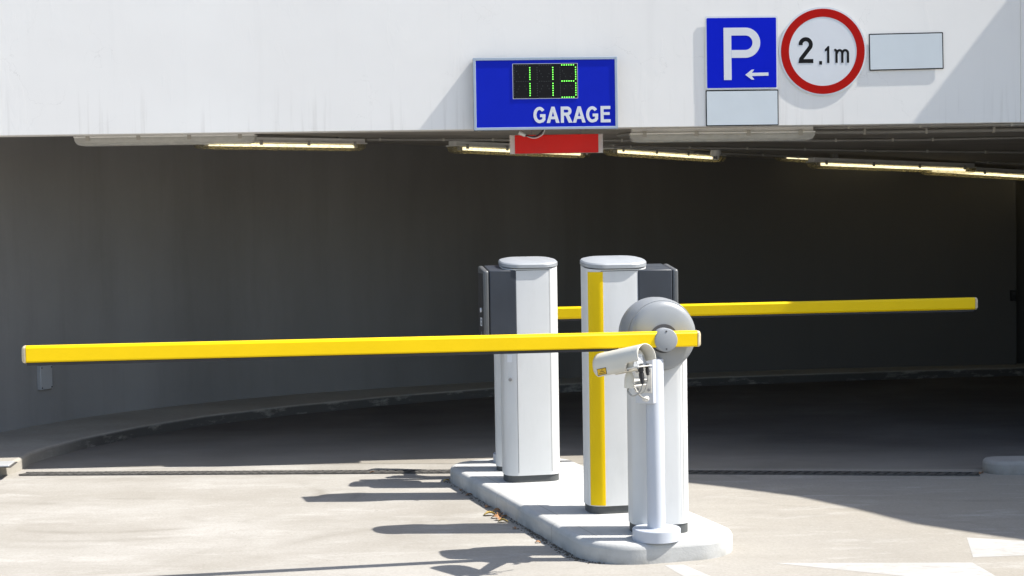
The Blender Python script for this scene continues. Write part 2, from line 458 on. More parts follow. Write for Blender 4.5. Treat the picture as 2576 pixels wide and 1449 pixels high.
# ------------------------------------------------------------------ setting: ground and kerbs
FY = 11.42            # face of the fascia at X = 0
FT = math.tan(R(3.4)); FA = R(3.4)
fy = lambda X: FY + FT * X
def on_fascia(x, y, e=0.):
    d = ray(x, y); n_ = Vector((FT, -1, 0)); p0 = Vector((0, FY - e / math.cos(FA), 0))
    return EYE + d * ((p0 - EYE).dot(n_) / d.dot(n_))
g = MB(); N = 60
g.add([(-60, -40, 0), (60, -40, 0), (60, 45, 0), (-60, 45, 0)], [(0, 1, 2, 3)])
struct(g.build('ground', M['ground']))

# garage floor: sheet whose dark colour stands in for the shade inside the entrance
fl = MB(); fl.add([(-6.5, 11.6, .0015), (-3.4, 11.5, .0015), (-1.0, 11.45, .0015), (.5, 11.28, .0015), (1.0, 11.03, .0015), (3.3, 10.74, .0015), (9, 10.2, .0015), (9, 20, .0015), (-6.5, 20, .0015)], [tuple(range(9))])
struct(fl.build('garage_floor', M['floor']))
HL = .085
wall_px = [(0, 1089), (92, 1071), (172, 1054), (304, 1036), (422, 1023), (594, 1003), (717, 992), (980, 974), (1250, 958), (1490, 947), (1730, 938), (2132, 923.5), (2446, 918), (2557, 917)]
WALL = [at(x, y, z=HL) for x, y in wall_px]
WALL = [Vector((-4.7, 11.1, HL)), Vector((-4.5, 11.7, HL)), Vector((-4.25, 12.2, HL))] + WALL
def smooth_line(P, it=2):
    for _ in range(it):
        P = [P[0]] + [(P[i - 1] + P[i] * 2 + P[i + 1]) / 4 for i in range(1, len(P) - 1)] + [P[-1]]
    return P
WALL = smooth_line(WALL)
ztop = lambda X: 2.43 if X < -2.2 else 2.43 - (X + 2.2) * .0425 - max(0, X - 3.5) * .02

kerb_px = [(-320, 1205), (0, 1198), (38, 1190), (62, 1178), (74, 1169), (110, 1155), (185, 1133.6), (350, 1099), (495, 1071), (717, 1046), (980, 1018), (1250, 996), (1490, 983), (1730, 973), (2206, 954), (2620, 944)]
KERB = [at(x, y, z=0) for x, y in kerb_px]
KERB = KERB[:4] + smooth_line(KERB[4:], 1)
pv = MB()
back = [Vector((p.x, p.y + .12, 0)) for p in WALL]
back = [Vector((-5.2, 10.6, 0)), Vector((-4.95, 11.1, 0))] + back + [Vector((7.6, WALL[-1].y + .1, 0))]
front = KERB + [Vector((7.6, KERB[-1].y - .1, 0))]
poly = [(p.x, p.y) for p in front] + [(p.x, p.y) for p in reversed(back)]
pv.prism(poly, -.05, HL)
struct(pv.build('pavement', M['kerb'], bevel=.02, seg=3))
# old kerb end on the right
rk = MB(); rk.prism(rrect(1.95, .26, .12, 8, 3.985, 10.66), -.05, .085)
struct(rk.build('kerb', M['greykerb'], bevel=.025, seg=3))
# painted road markings
for nm, px in (('road_marking', [(2432, 1352), (2700, 1368), (2700, 1392), (2448, 1402)]),
               ('road_marking', [(1951, 1416.5), (2446, 1415), (2488, 1439), (2540, 1470), (2420, 1480), (2275, 1449)]),
               ('road_marking', [(1672, 1422), (1719, 1420), (1788, 1449), (1920, 1508), (1850, 1508), (1719, 1449)])):
    mk = MB(); pts = [at(x, y, z=.0007) for x, y in px]
    mk.add(pts, [tuple(range(len(pts)))])
    struct(mk.build(nm, M['roadpaint']))

# ------------------------------------------------------------------ garage building
gb = thing('garage_building', 'white rendered garage building with a wide low entrance and a curved dark inner wall', 'building', (0, FY, 0))
XR = on_fascia(2567, 200).x
def slab(x0, x1, z0, z1, off=0., th=.2):
    f = MB(); n_ = Vector((-FT, 1, 0)).normalized()
    a, b = Vector((x0, fy(x0), 0)) + n_ * off, Vector((x1, fy(x1), 0)) + n_ * off
    f.prism([(p.x, p.y) for p in (a, b, b + n_ * th, a + n_ * th)], z0, z1); return f
slab(-14, XR, 2.283, 5.6).build('fascia', M['fascia'], gb, bevel=.004, world=True)
slab(XR + .003, 4.9, 2.283, 5.6, .010).build('fascia', M['fascia'], gb, bevel=.003, world=True)
slab(-13.9, -4.9, 0, 2.28, .01).build('pier', M['fascia'], gb, world=True)
slab(4.2, 4.9, 0, 2.28, .01).build('pier', M['fascia'], gb, world=True)
znear = lambda X: 2.322 - .0093 * X
# inner wall, thick, following the curve
f = MB(); outs = []
for i, p in enumerate(WALL):
    t = (WALL[min(i + 1, len(WALL) - 1)] - WALL[max(i - 1, 0)]).normalized(); outs.append(p + Vector((-t.y, t.x, 0)) * .18)
for i in range(len(WALL) - 1):
    pass
rings = []
for p, q in zip(WALL, outs):
    zt = ztop(p.x) + .06
    rings.append([Vector((p.x, p.y, -.04)), Vector((p.x, p.y, zt)), Vector((q.x, q.y, zt)), Vector((q.x, q.y, -.04))])
f.loft(rings)
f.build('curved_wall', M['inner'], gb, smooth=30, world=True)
# dark recess beyond the end of the wall
e = WALL[-1]
f = MB(); f.box((e.x + 1.4, e.y + 2.2, 1.2), (3.2, .2, 2.6)); f.box((7.5, (FY + e.y + 2.2) / 2 + .1, 1.2), (.2, e.y + 2.0 - FY, 2.6))
f.box((e.x + .09, e.y + 1.2, 1.2), (.18, 1.9, 2.6)); f.box((6.2, FY + .6, 1.2), (2.7, .2, 2.56))
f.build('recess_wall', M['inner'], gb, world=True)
# ceiling slab
f = MB(); top = []; bot = []
def ceil_z(X, Y):
    # wall depth at this X
    yw = WALL[-1].y
    for a, b in zip(WALL, WALL[1:]):
        if a.x <= X <= b.x: yw = a.y + (b.y - a.y) * (X - a.x) / max(1e-6, b.x - a.x); break
    if X < WALL[0].x: yw = WALL[0].y + .5
    t = min(1.3, max(0, (Y - (fy(X) + .2)) / max(.3, yw - fy(X) - .2)))
    return znear(X) + (ztop(X) - znear(X)) * t
nx, ny = 34, 14
gridp = []
for j in range(ny + 1):
    for i in range(nx + 1):
        X = -4.9 + 12.5 * i / nx; Y = fy(X) + .19 + 8.6 * j / ny
        gridp.append(Vector((X, Y, ceil_z(X, Y))))
f.add(gridp, [(j * (nx + 1) + i, j * (nx + 1) + i + 1, (j + 1) * (nx + 1) + i + 1, (j + 1) * (nx + 1) + i) for j in range(ny) for i in range(nx)])
o = f.build('ceiling', M['ceiling'], gb, smooth=30, world=True)
f = MB(); f.box((1.3, FY + 5.5, 2.75), (13, 9, .2)); f.build('roof_slab', M['inner'], gb, world=True)

# unseen slab added to throw the slanting shadow, open below for sky light
nb = [(5.06, 11.40), (4.85, 11.335), (4.91, 10.925), (4.97, 10.565), (5.03, 10.27), (5.36, 10.0), (5.76, 9.6), (6.02, 9.145), (6.24, 8.67), (6.55, 8.32), (7.3, 7.55), (9.8, 4.9), (15, 4.9), (15, 13.0), (5.2, 13.0), (5.06, 12.0)]
nb = [(x + .11, y) for x, y in nb]
cn = thing('shadow_caster', 'unseen flat slab on round posts, added right of the garage front to cast shadow', 'shadow caster', (9, 8, 0))
f = MB(); f.prism(list(reversed(nb)), 5.0, 5.3); f.build('caster_slab', M['caster'], cn, bevel=.02, world=True)
for x, y in ((7.4, 8.6), (12.5, 6.2), (12.5, 10.6), (8.2, 10.9)):
    f = MB(); f.cyl((x, y, -.02), (x, y, 4.998), .16, 24); f.build('post', M['caster'], cn, smooth=40, world=True)

# metal plate on the curved wall at left
pl = at(107, 945, Y=13.15)
def wall_at(x):
    best = None
    for a, b in zip(WALL, WALL[1:]):
        d = ray(x, 950); n_ = Vector((-(b - a).y, (b - a).x, 0))
        t = (a - EYE).dot(n_) / d.dot(n_); p = EYE + d * t
        s_ = (p - a).dot(b - a) / (b - a).length_squared
        if 0 <= s_ <= 1 and t > 0: best = (p, (b - a).normalized())
    return best
p, tdir = wall_at(108)
ang = math.atan2(tdir.y, tdir.x)
zc = CH - (945 - 554) * p.y / F
tp = thing('cover_plate', 'small grey metal cover plate screwed to the curved wall below the yellow arm end', 'cover plate', (p.x, p.y, zc), ang)
f = MB(); f.box((0, -.02, 0), (.135, .04, .19)); f.build('plate', M['plate'], tp, bevel=.004)
for sx in (-1, 1):
    for sz in (-1, 1):
        f = MB(); f.cyl((sx * .055, -.04, sz * .08), (sx * .055, -.044, sz * .08), .006, 10); f.build('screw', M['seam'], tp)
# small dark box at the right end of the inner wall
p, tdir = wall_at(2547)
tb = thing('wall_box', 'small dark box fixed to the dim inner wall beyond the far arm end', 'wall box', (p.x, p.y, CH - (748 - 525) * p.y / F), math.atan2(tdir.y, tdir.x))
f = MB(); f.box((0, -.03, 0), (.05, .06, .11)); f.build('case', M['black'], tb, bevel=.006)
f = MB(); f.box((0, -.063, .02), (.03, .006, .03)); f.build('button', M['seam'], tb, bevel=.002)
# utility lid on the left kerb
p = at(14, 1168, z=HL)
tl = thing('utility_box', 'low grey metal lid box set into the sunlit kerb end', 'utility box', (p.x - .12, p.y - .04, HL), .1)
f = MB(); f.box((0, 0, .006), (.34, .2, .012)); f.build('lid', M['plate'], tl, bevel=.003)
f = MB(); f.box((0, 0, .0), (.37, .23, .006)); f.build('frame', M['iron'], tl)

# drain: two straight grates along the entrance
dl = [at(58, 1193.5, z=0), at(1300, 1186.5, z=0), at(2462, 1194, z=0)]
def drain(a, b, label):
    d = b - a; L = d.length; ang = math.atan2(d.y, d.x)
    t = thing('drain_grate', label, 'drain', a, ang, 'drain grates across the entrance')
    wd = .12
    f = MB(); f.box((L / 2, 0, .002), (L, wd, .004)); f.build('channel', M['pit'], t)
    for s in (-1, 1):
        f = MB(); f.box((L / 2, s * (wd / 2 + .002), .003), (L, .012, .008)); f.build('rail', M['iron'], t)
    f = MB(); n = int(L / .062)
    for i in range(n):
        x = (i + .5) * L / n
        f.box((x, 0, .0062), (.034, wd * 1.05, .006), Matrix.Rotation(R(-28), 4, 'Z'))
    f.build('bars', M['iron'], t)
drain(dl[0], dl[1], 'black slotted drain grate in the sunlit concrete left of the island')
drain(dl[1], dl[2], 'black slotted drain grate in the shaded concrete right of the island')

# ------------------------------------------------------------------ island
PSI = R(11.0); HI = .10
isl = MB(); IA = R(16.6)
isl.prism(rrect(.815, 3.03, .29, 12), -.04, HI)
it = isl.build('traffic_island', M['island'], bevel=.03, seg=4)
it.location = (.338, 9.50, 0); it.rotation_euler = (0, 0, IA)
tag(it, 'long pale concrete island with rounded ends carrying the barrier and machines', 'traffic island')

# ------------------------------------------------------------------ ticket machines
def machine(name, label, front_px, side, stripe, h=1.262):
    """side: -1 housing on the left, +1 on the right (seen from the front)"""
    wd, dp, r = .338, .225, .080
    p = at(*front_px, z=HI)
    u = Vector((-math.sin(PSI), math.cos(PSI), 0))
    t = thing(name, label, 'ticket machine', p + u * dp / 2, PSI, 'ticket machines on the island')
    K = .135
    f = MB(); f.prism(rrect(wd - .012, dp - .012, r - .006, 8), 0, .042); f.build('plinth', M['plinth'], t, smooth=40)
    f = MB(); f.prism(rrect(wd, dp, r, 12), .042, h, K); f.build('body', M['white'], t, smooth=40)
    # lid
    f = MB(); P = rrect(wd + .012, dp + .030, .108, 12)
    rings = []
    for ins, z in ((.012, h + .004), (0, h + .008), (0, h + .026), (.006, h + .033), (.03, h + .040), (.09, h + .044)):
        sx = 1 - 2 * ins / (wd + .012); sy = 1 - 2 * ins / (dp + .030)
        rings.append([Vector((x * sx, y * sy, z + K * y * sy)) for x, y in P])
    f.loft(rings); f.build('lid', M['silver'], t, smooth=28)
    # panel joints
    fx = -wd / 2 + .072; gx = wd / 2 - .062
    f = MB()
    for x in ((gx,) if stripe else (fx, gx)):
        f.box((x, -dp / 2 - .0002, (.055 + h - .02) / 2), (.0018, .0008, h - .085))
    f.box(((fx + gx) / 2, -dp / 2 - .0004, h - .028 - K * dp / 2 + .02), (gx - fx, .0016, .003))
    f.build('panel_joint', M['seam'], t)
    # dark head with the reader face
    hz0, hz1 = .835, h - .006
    xin = (fx if side < 0 else gx) ; xo = side * (wd / 2 + (.125 if side > 0 else .088))
    y0, y1 = -dp / 2 - .0025, dp / 2 - .03
    f = MB(); a, b = sorted((xin, xo))
    f.prism([(a, y0), (b, y0), (b, y1), (a, y1)], hz0, hz1, K); hs = f.build('reader_housing', M['dark'], t, bevel=.006)
    f = MB(); a, b = sorted((xo + side * .002, xo + side * .036))
    rr = [(a, y0), (b, y0), (b, y1), (a, y1)]
    f.prism(rr, hz0, hz1 - .0005, K); fp = f.build('faceplate', M['bezel'], t, bevel=.012, seg=3)
    xf = xo + side * .036
    f = MB(); f.box((xf + side * .001, (y0 + y1) / 2, (hz0 + hz1) / 2 - .01), (.004, (y1 - y0) * .72, (hz1 - hz0) * .9)); f.build('screen', M['black'], fp, bevel=.001)
    f = MB(); f.cyl((xf + side * .003, y0 + .075, hz0 + .20), (xf + side * .009, y0 + .075, hz0 + .20), .014, 16); f.build('button', M['signwhite'], fp, smooth=40)
    f = MB(); z = hz0 + .13
    for (yy, zz, dy, dz) in ((0, .022, .044, .005), (0, -.022, .044, .005), (.02, 0, .005, .044), (-.02, 0, .005, .044)):
        f.box((xf + side * .004, y0 + .075 + yy, z + zz), (.003, dy, dz))
    f.box((xf + side * .004, y0 + .075, z), (.003, .018, .005)); f.build('ticket_symbol', M['signwhite'], fp)
    f = MB(); f.box((xf + side * .004, y0 + .075, hz0 + .06), (.004, .01, .022)); f.build('keyhole', M['steel'], fp)
    if stripe:
        # yellow strip wrapped on the front corner
        o = [(x, y) for x, y in rrect(wd + .0024, dp + .0024, r, 24) if y < -.01 and stripe * x > 0 and wd / 2 - abs(x) > .009 and wd / 2 - abs(x) < .080]
        lim = wd / 2 - .083
        o = sorted(o, key=lambda q: q[0]); o = ([o[0]] if 0 else []) + o
        end = (stripe * lim, -dp / 2 - .0012)
        o = o + [end] if stripe < 0 else [end] + o
        f = MB(); zt = h - .012 - K * dp / 2
        rings = [[Vector((x, y, .046)), Vector((x, y, zt)), Vector((x * .995, y * .99, zt)), Vector((x * .995, y * .99, .046))] for x, y in o]
        f.loft(rings); f.build('yellow_strip', M['yellow'], t, smooth=40)
    else:
        xk = -wd / 2 + .034
        f = MB(); f.cyl((xk, -dp / 2 + .02, .62), (xk - .008, -dp / 2 - .004, .62), .010, 14); f.build('lock', M['steel'], t, smooth=40)
        f = MB(); f.box((xk - .004, -dp / 2 + .0165, .745), (.03, .003, .045), Matrix.Rotation(R(-32), 4, 'Z')); f.build('data_label', M['signwhite'], t)
    return t
machine('ticket_machine', 'white ticket machine with its dark reader head on the left, rear of the two', (1346, 1213), -1, 0, 1.292)
machine('ticket_machine', 'white ticket machine with a yellow corner strip and dark reader head on the right', (1564, 1291.5), 1, -1, 1.317)

# ------------------------------------------------------------------ barrier
PSB = R(10.0)
def barrier(front_px):
    wd, dp, oy = .29, .215, .0375
    p = at(*front_px, z=HI); u = Vector((-math.sin(PSB), math.cos(PSB), 0))
    t = thing('boom_barrier', 'grey round-headed boom barrier at the island front with its yellow arm reaching left', 'barrier', p + u * dp / 2, PSB, 'boom barriers on the island')
    f = MB(); f.prism(rrect(wd - .01, dp - .01, .070, 8), 0, .048); f.build('plinth', M['plinth'], t, smooth=40)
    f = MB(); f.prism(rrect(wd, dp, .075, 12), .048, .93); f.build('post', M['white'], t, smooth=40)
    f = MB()
    for x in (-wd / 2 + .088, wd / 2 - .042): f.box((x, -dp / 2 - .0002, .46), (.0018, .0008, .78))
    f.build('panel_joint', M['seam'], t)
    hz = .995; hx = -.008
    f = MB()
    f.lathe([(-.226, .02), (-.225, .07), (-.221, .11), (-.215, .140), (-.209, .156), (-.201, .164), (-.190, .168), (-.180, .1695), (-.1797, .1665), (-.177, .1665), (-.1767, .172), (-.13, .182), (-.0735, .184), (-.0733, .182), (-.0715, .182), (-.0713, .184), (-.02, .182), (0, .170), (.004, .02)], (hx, oy, hz), (0, 1, 0), 72)
    f.build('head', M['grey'], t, smooth=25)
    # recess ring behind the hub
    f = MB(); f.lathe([(-.230, .005), (-.230, .070), (-.216, .074), (-.214, .005)], (hx - .004, oy, hz - .012), (0, 1, 0), 40); f.build('hub_recess', M['seam'], t, smooth=30)
    # arm, octagonal profile, reaching to the left
    ya = -.258 + oy; zr = hz - .014; zl = zr + .012
    inv = TM[t.name].inverted()
    A = Vector((hx + .150, ya, zr)); 
    # far end: where the arm line meets the picture column of its tip
    pA = TM[t.name] @ A; dirw = (TM[t.name].to_3x3() @ Vector((-1, 0, 0)))
    d = ray(66, 891); n_ = Vector((-dirw.y, dirw.x, 0)); tt = (pA - EYE).dot(n_) / d.dot(n_); tip = inv @ (EYE + d * tt)
    B = Vector((tip.x, ya, tip.z))
    def prof(c, s=1.0, hh=.0385, dd=.030, ch=.010):
        return [Vector((c.x, c.y + s * a, c.z + s * b)) for a, b in ((-dd, -hh + ch * .6), (-dd, hh - ch), (-dd + ch * 1.2, hh), (dd - ch, hh), (dd, hh - ch), (dd, -hh + ch), (dd - ch, -hh), (-dd + ch * .6, -hh))]
    f = MB(); f.loft([prof(A), prof(B)]); arm = f.build('arm', M['yellow'], t, smooth=25, bevel=.003)
    for (E, s) in ((A, 1), (B, -1)):
        f = MB(); rings = []
        for dx, k in ((0.0005, 1.02), (.006, 1.02), (.012, .96), (.017, .80), (.019, .4)):
            c = E + Vector((s * dx, 0, 0)); rings.append(prof(c, k))
        f.loft(rings); f.build('end_cap', M['capwhite'], arm, smooth=40)
    f = MB(); mid = (A + B) / 2
    C1 = A + (B - A) * .125
    f.loft([[q + Vector((0, b, cc)) for b, cc in ((-.027, -.039), (-.026, -.051), (.018, -.051), (.018, -.039))] for q in (C1, B + Vector((.004, 0, 0)))])
    f.build('rubber_edge', M['black'], arm)
    # hub cover
    f = MB(); hp = [(-.296, .004), (-.296, .050), (-.294, .055), (-.289, .0575), (-.229, .0575)]
    f.lathe(hp, (hx - .010, oy, hz - .016), (0, 1, 0), 48); hub = f.build('hub_cover', M['hub'], t, smooth=30)
    for s in (-1, 1):
        f = MB(); f.cyl((hx - .010, -.2955 + oy, hz - .016 + s * .043), (hx - .010, -.2972 + oy, hz - .016 + s * .043), .0045, 12); f.build('screw', M['seam'], hub)
    return t
bar = barrier((1671, 1344.5))
bar2 = copy_tree(bar)
bar2['label'] = 'rear boom barrier mostly hidden by a ticket machine with its yellow arm reaching right'
bar2.location = (.025, 10.46, HI - .018); bar2.rotation_euler = (0, 0, R(1.2) + math.pi)

for ar in [c for c in bar2.children if c.name.startswith('arm') or c.name.startswith('rubber')]:      # rear arm is a little shorter
    for q in [ar] + list(ar.children):
        me = q.data.copy(); q.data = me
        for v in me.vertices:
            if v.co.x < -2: v.co.x += .068
# ------------------------------------------------------------------ camera pole + camera
PP = at(1657, 1368, z=HI); PC = Vector((PP.x, PP.y + .118, HI))
def pole():
    t = thing('camera_pole', 'pale grey camera pole on a thick round foot at the island front', 'pole', PC, 0, 'camera poles on the island')
    f = MB(); f.lathe([(0, .112), (0, .118), (.052, .118), (.056, .115), (.056, .02)], (0, 0, 0), (0, 0, 1), 56); f.build('foot', M['pole'], t, smooth=35)
    f = MB(); f.lathe([(.05, .052), (.058, .050), (.06, .0445), (.88, .0445), (.886, .042), (.888, .02)], (0, 0, 0), (0, 0, 1), 40); f.build('shaft', M['pole'], t, smooth=35)
    rot = Matrix.Rotation(R(-27), 4, 'Z')
    c = rot @ Vector((-.025, -.048, 0))
    f = MB(); f.box((c.x, c.y, .785), (.094, .05, .222), rot); f.build('mount_block', M['pole'], t, bevel=.003)
    return t, rot
pt, rot = pole()
pol2 = copy_tree(pt); pol2.location = (-.022, 10.78, HI); pol2.rotation_euler = (0, 0, math.pi)
pol2['label'] = 'camera pole with a round foot standing behind the rear ticket machine'

def cctv():
    t = thing('security_camera', 'cream security camera with yellow warning sticker bracketed to the front pole', 'camera', PC + Vector((0, 0, .8)), 0, 'security cameras on the poles')
    Yr = PC.y - .36
    q0 = at(1627, 897, Y=Yr); q1 = at(1514, 921, Y=Yr + .21)
    a = (q1 - q0); L = a.length; a.normalize()
    s = a.cross(Vector((0, 0, 1))).normalized(); n = s.cross(a)     # s points to the viewer's side or away
    if s.y > 0: s = -s
    rr = .061
    def sec(tt, r_, lo_near, lo_far, k=14):
        c = q0 + a * tt; pts = [c + s * r_ + n * lo_near]
        if True: pts.append(c + s * r_ + n * (lo_near * .5))
        pts += [c + s * (r_ * math.cos(math.pi * i / k)) + n * (r_ * math.sin(math.pi * i / k)) for i in range(k + 1)]
        pts += [c - s * r_ + n * (lo_far * .5), c - s * r_ + n * lo_far]
        return pts
    f = MB(); rings = []
    for i in range(25):
        q = i / 24
        lo = -.016 if q < .26 else (-.016 - .036 * min(1, (q - .26) / .07) ** .7)
        if q > .9: lo = -.052 + .03 * ((q - .9) / .1) ** 2
        rings.append(sec(q * L, rr, lo, lo))
    f.loft(rings, cap=False, closed=False); f.build('sunshield', M['cream'], t, smooth=50, world=True, solid=.0035, bevel=0)
    # inner housing
    f = MB()
    def hs(tt, r_): 
        c = q0 + a * tt
        return [c + s * (r_ * math.cos(R(200 - 220 * i / 16 ))) + n * (r_ * math.sin(R(200 - 220 * i / 16))) for i in range(17)] + [c + s * r_ * .86 - n * .047, c - s * r_ * .86 - n * .047]
    f.loft([hs(.055, .044), hs(.06, .047), hs(L - .025, .047), hs(L - .02, .043)]); f.build('housing', M['cream'], t, smooth=40, world=True)
    # rear flange with sticker
    c = q0 + a * .052
    f = MB(); pts = [(-.030, .012), (.030, .012), (.047, -.03), (.047, -.036), (-.047, -.036), (-.047, -.03)]
    f.loft([[c + s * x + n * z for x, z in pts], [c - a * .004 + s * x + n * z for x, z in pts]]); f.build('rear_plate', M['hub'], t, world=True)
    f = MB(); f.loft([[c - a * .0045 + s * x + n * z for x, z in ((-.02, .02), (.022, .02), (.022, -.024), (-.02, -.024))], [c - a * .006 + s * x + n * z for x, z in ((-.02, .02), (.022, .02), (.022, -.024), (-.02, -.024))]])
    rl = f.build('data_label', M['signwhite'], t, world=True)
    f = MB()
    for z in (.013, .006, -.010, -.016): f.loft([[c - a * .0062 + s * x + n * (z + dz) for x, dz in ((-.014, 0), (.016, 0), (.016, .0018), (-.014, .0018))], [c - a * .0066 + s * x + n * (z + dz) for x, dz in ((-.014, 0), (.016, 0), (.016, .0018), (-.014, .0018))]])
    f.build('print', M['hub'], rl, world=True)
    # bottom tray at the rear
    c = q0 + a * .02
    f = MB(); f.loft([[c + s * x - n * .038 + a * y for x, y in ((-.05, 0), (.05, 0), (.058, .09), (-.058, .09))], [c + s * x - n * .044 + a * y for x, y in ((-.05, 0), (.05, 0), (.058, .09), (-.058, .09))]]); f.build('tray', M['whitepl'], t, world=True, bevel=.0015)
    for k, (x, y) in enumerate(((.04, .012), (-.04, .012), (.046, .07))):
        b0 = c + s * x - n * .044 + a * y; f = MB(); f.cyl(b0, b0 - n * .007, .005, 10); f.build('bolt', M['steel'], t, world=True, smooth=40)
    # warning sticker on the near side
    c = q0 + a * (L * .80)
    def quad(x0, x1, z0, z1, off): return [c + a * x + n * z + s * off for x, z in ((x0, z0), (x1, z0), (x1, z1), (x0, z1))]
    f = MB(); f.loft([quad(-.026, .034, -.046, -.014, rr + .002), quad(-.026, .034, -.046, -.014, rr + .0028)]); st = f.build('warning_sticker', M['signblack'], t, world=True)
    f = MB(); f.loft([quad(-.0235, .0315, -.0435, -.0165, rr + .0029), quad(-.0235, .0315, -.0435, -.0165, rr + .0034)]); f.build('sticker_face', M['stickery'], st, world=True)
    f = MB()
    for z, x0, x1 in ((-.0225, -.004, .008), (-.030, -.012, .016), (-.038, -.018, .024)):
        f.loft([quad(x0, x1, z - .0012, z + .0012, rr + .0036), quad(x0, x1, z - .0012, z + .0012, rr + .004)])
    f.build('print', M['signblack'], st, world=True)
    # cable glands
    ends = []
    for (px0, px1, r_, dY) in (((1610, 916), (1617, 966), .0135, -.0), ((1627, 915), (1630, 944), .0105, .03)):
        g0 = at(*px0, Y=Yr + .035 + dY); g1 = at(*px1, Y=Yr + .03 + dY); d = (g1 - g0); l = d.length; d.normalize()
        f = MB(); f.lathe([(0, r_ * .8), (.001, r_), (l * .36, r_), (l * .38, r_ * .72), (l * .43, r_ * .72), (l * .45, r_ * .95), (l * .72, r_ * .92), (l * .74, r_ * .75), (l * .77, r_ * .8), (l * .97, r_ * .72), (l, r_ * .4)], g0, d, 16)
        f.build('cable_gland', M['black'], t, smooth=35, world=True); ends.append(g1)
    # cables looping to the pole
    def spline(pts, n_=8):
        out = []
        P = [pts[0]] + pts + [pts[-1]]
        for i in range(1, len(P) - 2):
            for k in range(n_):
                u_ = k / n_
                out.append(.5 * ((2 * P[i]) + (P[i + 1] - P[i - 1]) * u_ + (2 * P[i - 1] - 5 * P[i] + 4 * P[i + 1] - P[i + 2]) * u_ ** 2 + (3 * P[i] - P[i - 1] - 3 * P[i + 1] + P[i + 2]) * u_ ** 3))
        out.append(P[-1]); return out
    ye = Yr + .03
    c1 = [ends[0]] + [at(x, y, Y=yy) for x, y, yy in ((1613, 980, ye), (1603, 992, ye + .01), (1590, 995, ye + .03), (1580, 985, ye + .05), (1582, 975, ye + .07), (1593, 972, ye + .08), (1603, 986, ye + .06), (1613, 998, ye + .07), (1628, 1004, ye + .10))]
    f = MB(); f.tube(spline(c1), .0042, 8); f.build('cable', M['cable'], t, smooth=60, world=True)
    c2 = [ends[1]] + [at(x, y, Y=yy) for x, y, yy in ((1629, 960, ye + .03), (1622, 982, ye + .03), (1612, 990, ye + .04), (1600, 985, ye + .05))]
    f = MB(); f.tube(spline(c2), .0026, 8); f.build('cable', M['cable'], t, smooth=60, world=True)
    gl = at(1627, 1003, Y=PC.y - .085)
    f = MB(); f.lathe([(0, .004), (.002, .014), (.012, .014), (.014, .011), (.03, .010), (.032, .006)], gl + rot @ Vector((0, .004, 0)), rot @ Vector((-.15, -1, 0)), 18); f.build('cable_gland', M['whitepl'], t, smooth=35, world=True)
    # bracket: wall plate, two webs, swivel foot
    pc = PC + Vector((0, 0, .787)); pc += rot @ Vector((-.028, -.0755, 0))
    f = MB(); f.box(pc, (.088, .006, .122), rot); br = f.build('bracket_plate', M['whitepl'], t, bevel=.002, world=True)
    for sx in (-1, 1):
        for sz in (-1, 1):
            b0 = pc + rot @ Vector((sx * .03, -.003, sz * .045)); f = MB(); f.cyl(b0, b0 + rot @ Vector((0, -.006, 0)), .0075, 12); f.build('bolt', M['steel'], br, world=True, smooth=40)
    foot = q0 + a * (L * .42) - n * .048
    fz = foot.z - .062
    f = MB()
    for zz, hh in ((fz + .012, .0), (fz - .012, .0)):
        w0 = pc + rot @ Vector((-.012, -.003, zz - pc.z)); w1 = Vector((foot.x, foot.y, zz))
        d = (w1 - w0).normalized(); sd = Vector((-d.y, d.x, 0)).normalized()
        f.loft([[w0 + sd * .035 + Vector((0, 0, -.016)), w0 - sd * .035 + Vector((0, 0, -.016)), w0 - sd * .035 + Vector((0, 0, -.011)), w0 + sd * .035 + Vector((0, 0, -.011))],
                [w1 + sd * .018 + Vector((0, 0, -.003)), w1 - sd * .018 + Vector((0, 0, -.003)), w1 - sd * .018 + Vector((0, 0, .003)), w1 + sd * .018 + Vector((0, 0, .003))]])
    f.build('bracket_arm', M['whitepl'], t, world=True, bevel=.0015)
    f = MB(); b = Vector((foot.x, foot.y, fz - .02))
    f.lathe([(0, .01), (.001, .024), (.030, .024), (.031, .0225), (.033, .0225), (.034, .024), (.052, .022), (.075, .014)], b, (0, 0, 1), 24); f.build('swivel', M['cream'], t, smooth=35, world=True)
    return t
ct = cctv()
cam2 = copy_tree(ct); cam2.location = (.0, 10.80, HI + .7); cam2.rotation_euler = (0, 0, R(208))
cam2.location = Vector((-.022, 10.78, ct.location.z))
cam2['label'] = 'security camera on the rear pole, hidden behind the rear ticket machine'

# ------------------------------------------------------------------ signs on the fascia
U = .3348 * (FY + FT * 2) / F * .998        # metres per unit of the sign drawings
def s4(cx, cy, e): return on_fascia((2150 + cx * .42) / 1.2547, cy * .42 / 1.2547, e)
def sign_thing(name, label, cx, cy, e, tilt=0.):
    p = s4(cx, cy, e); t = thing(name, label, 'sign', p)
    t.rotation_euler = (0, tilt, FA)
    TM[t.name] = Matrix.Translation(p); return t, (lambda x, y: ((x - cx) * U, (cy - y) * U))
def rect(g_, x0, y0, x1, y1, r=10, n=4):
    (a, b), (c, d) = g_(x0, y1), g_(x1, y0); rr = r * U
    return [(p[0], p[1]) for p in rrect(c - a, d - b, rr, n, (a + c) / 2, (b + d) / 2)]
def mount(t, e, pts):
    for x, z in pts:
        f = MB(); f.box((x, e / 2 + .0015, z), (.03, e - .003, .03)); f.build('mount_bracket', M['steel'], t)

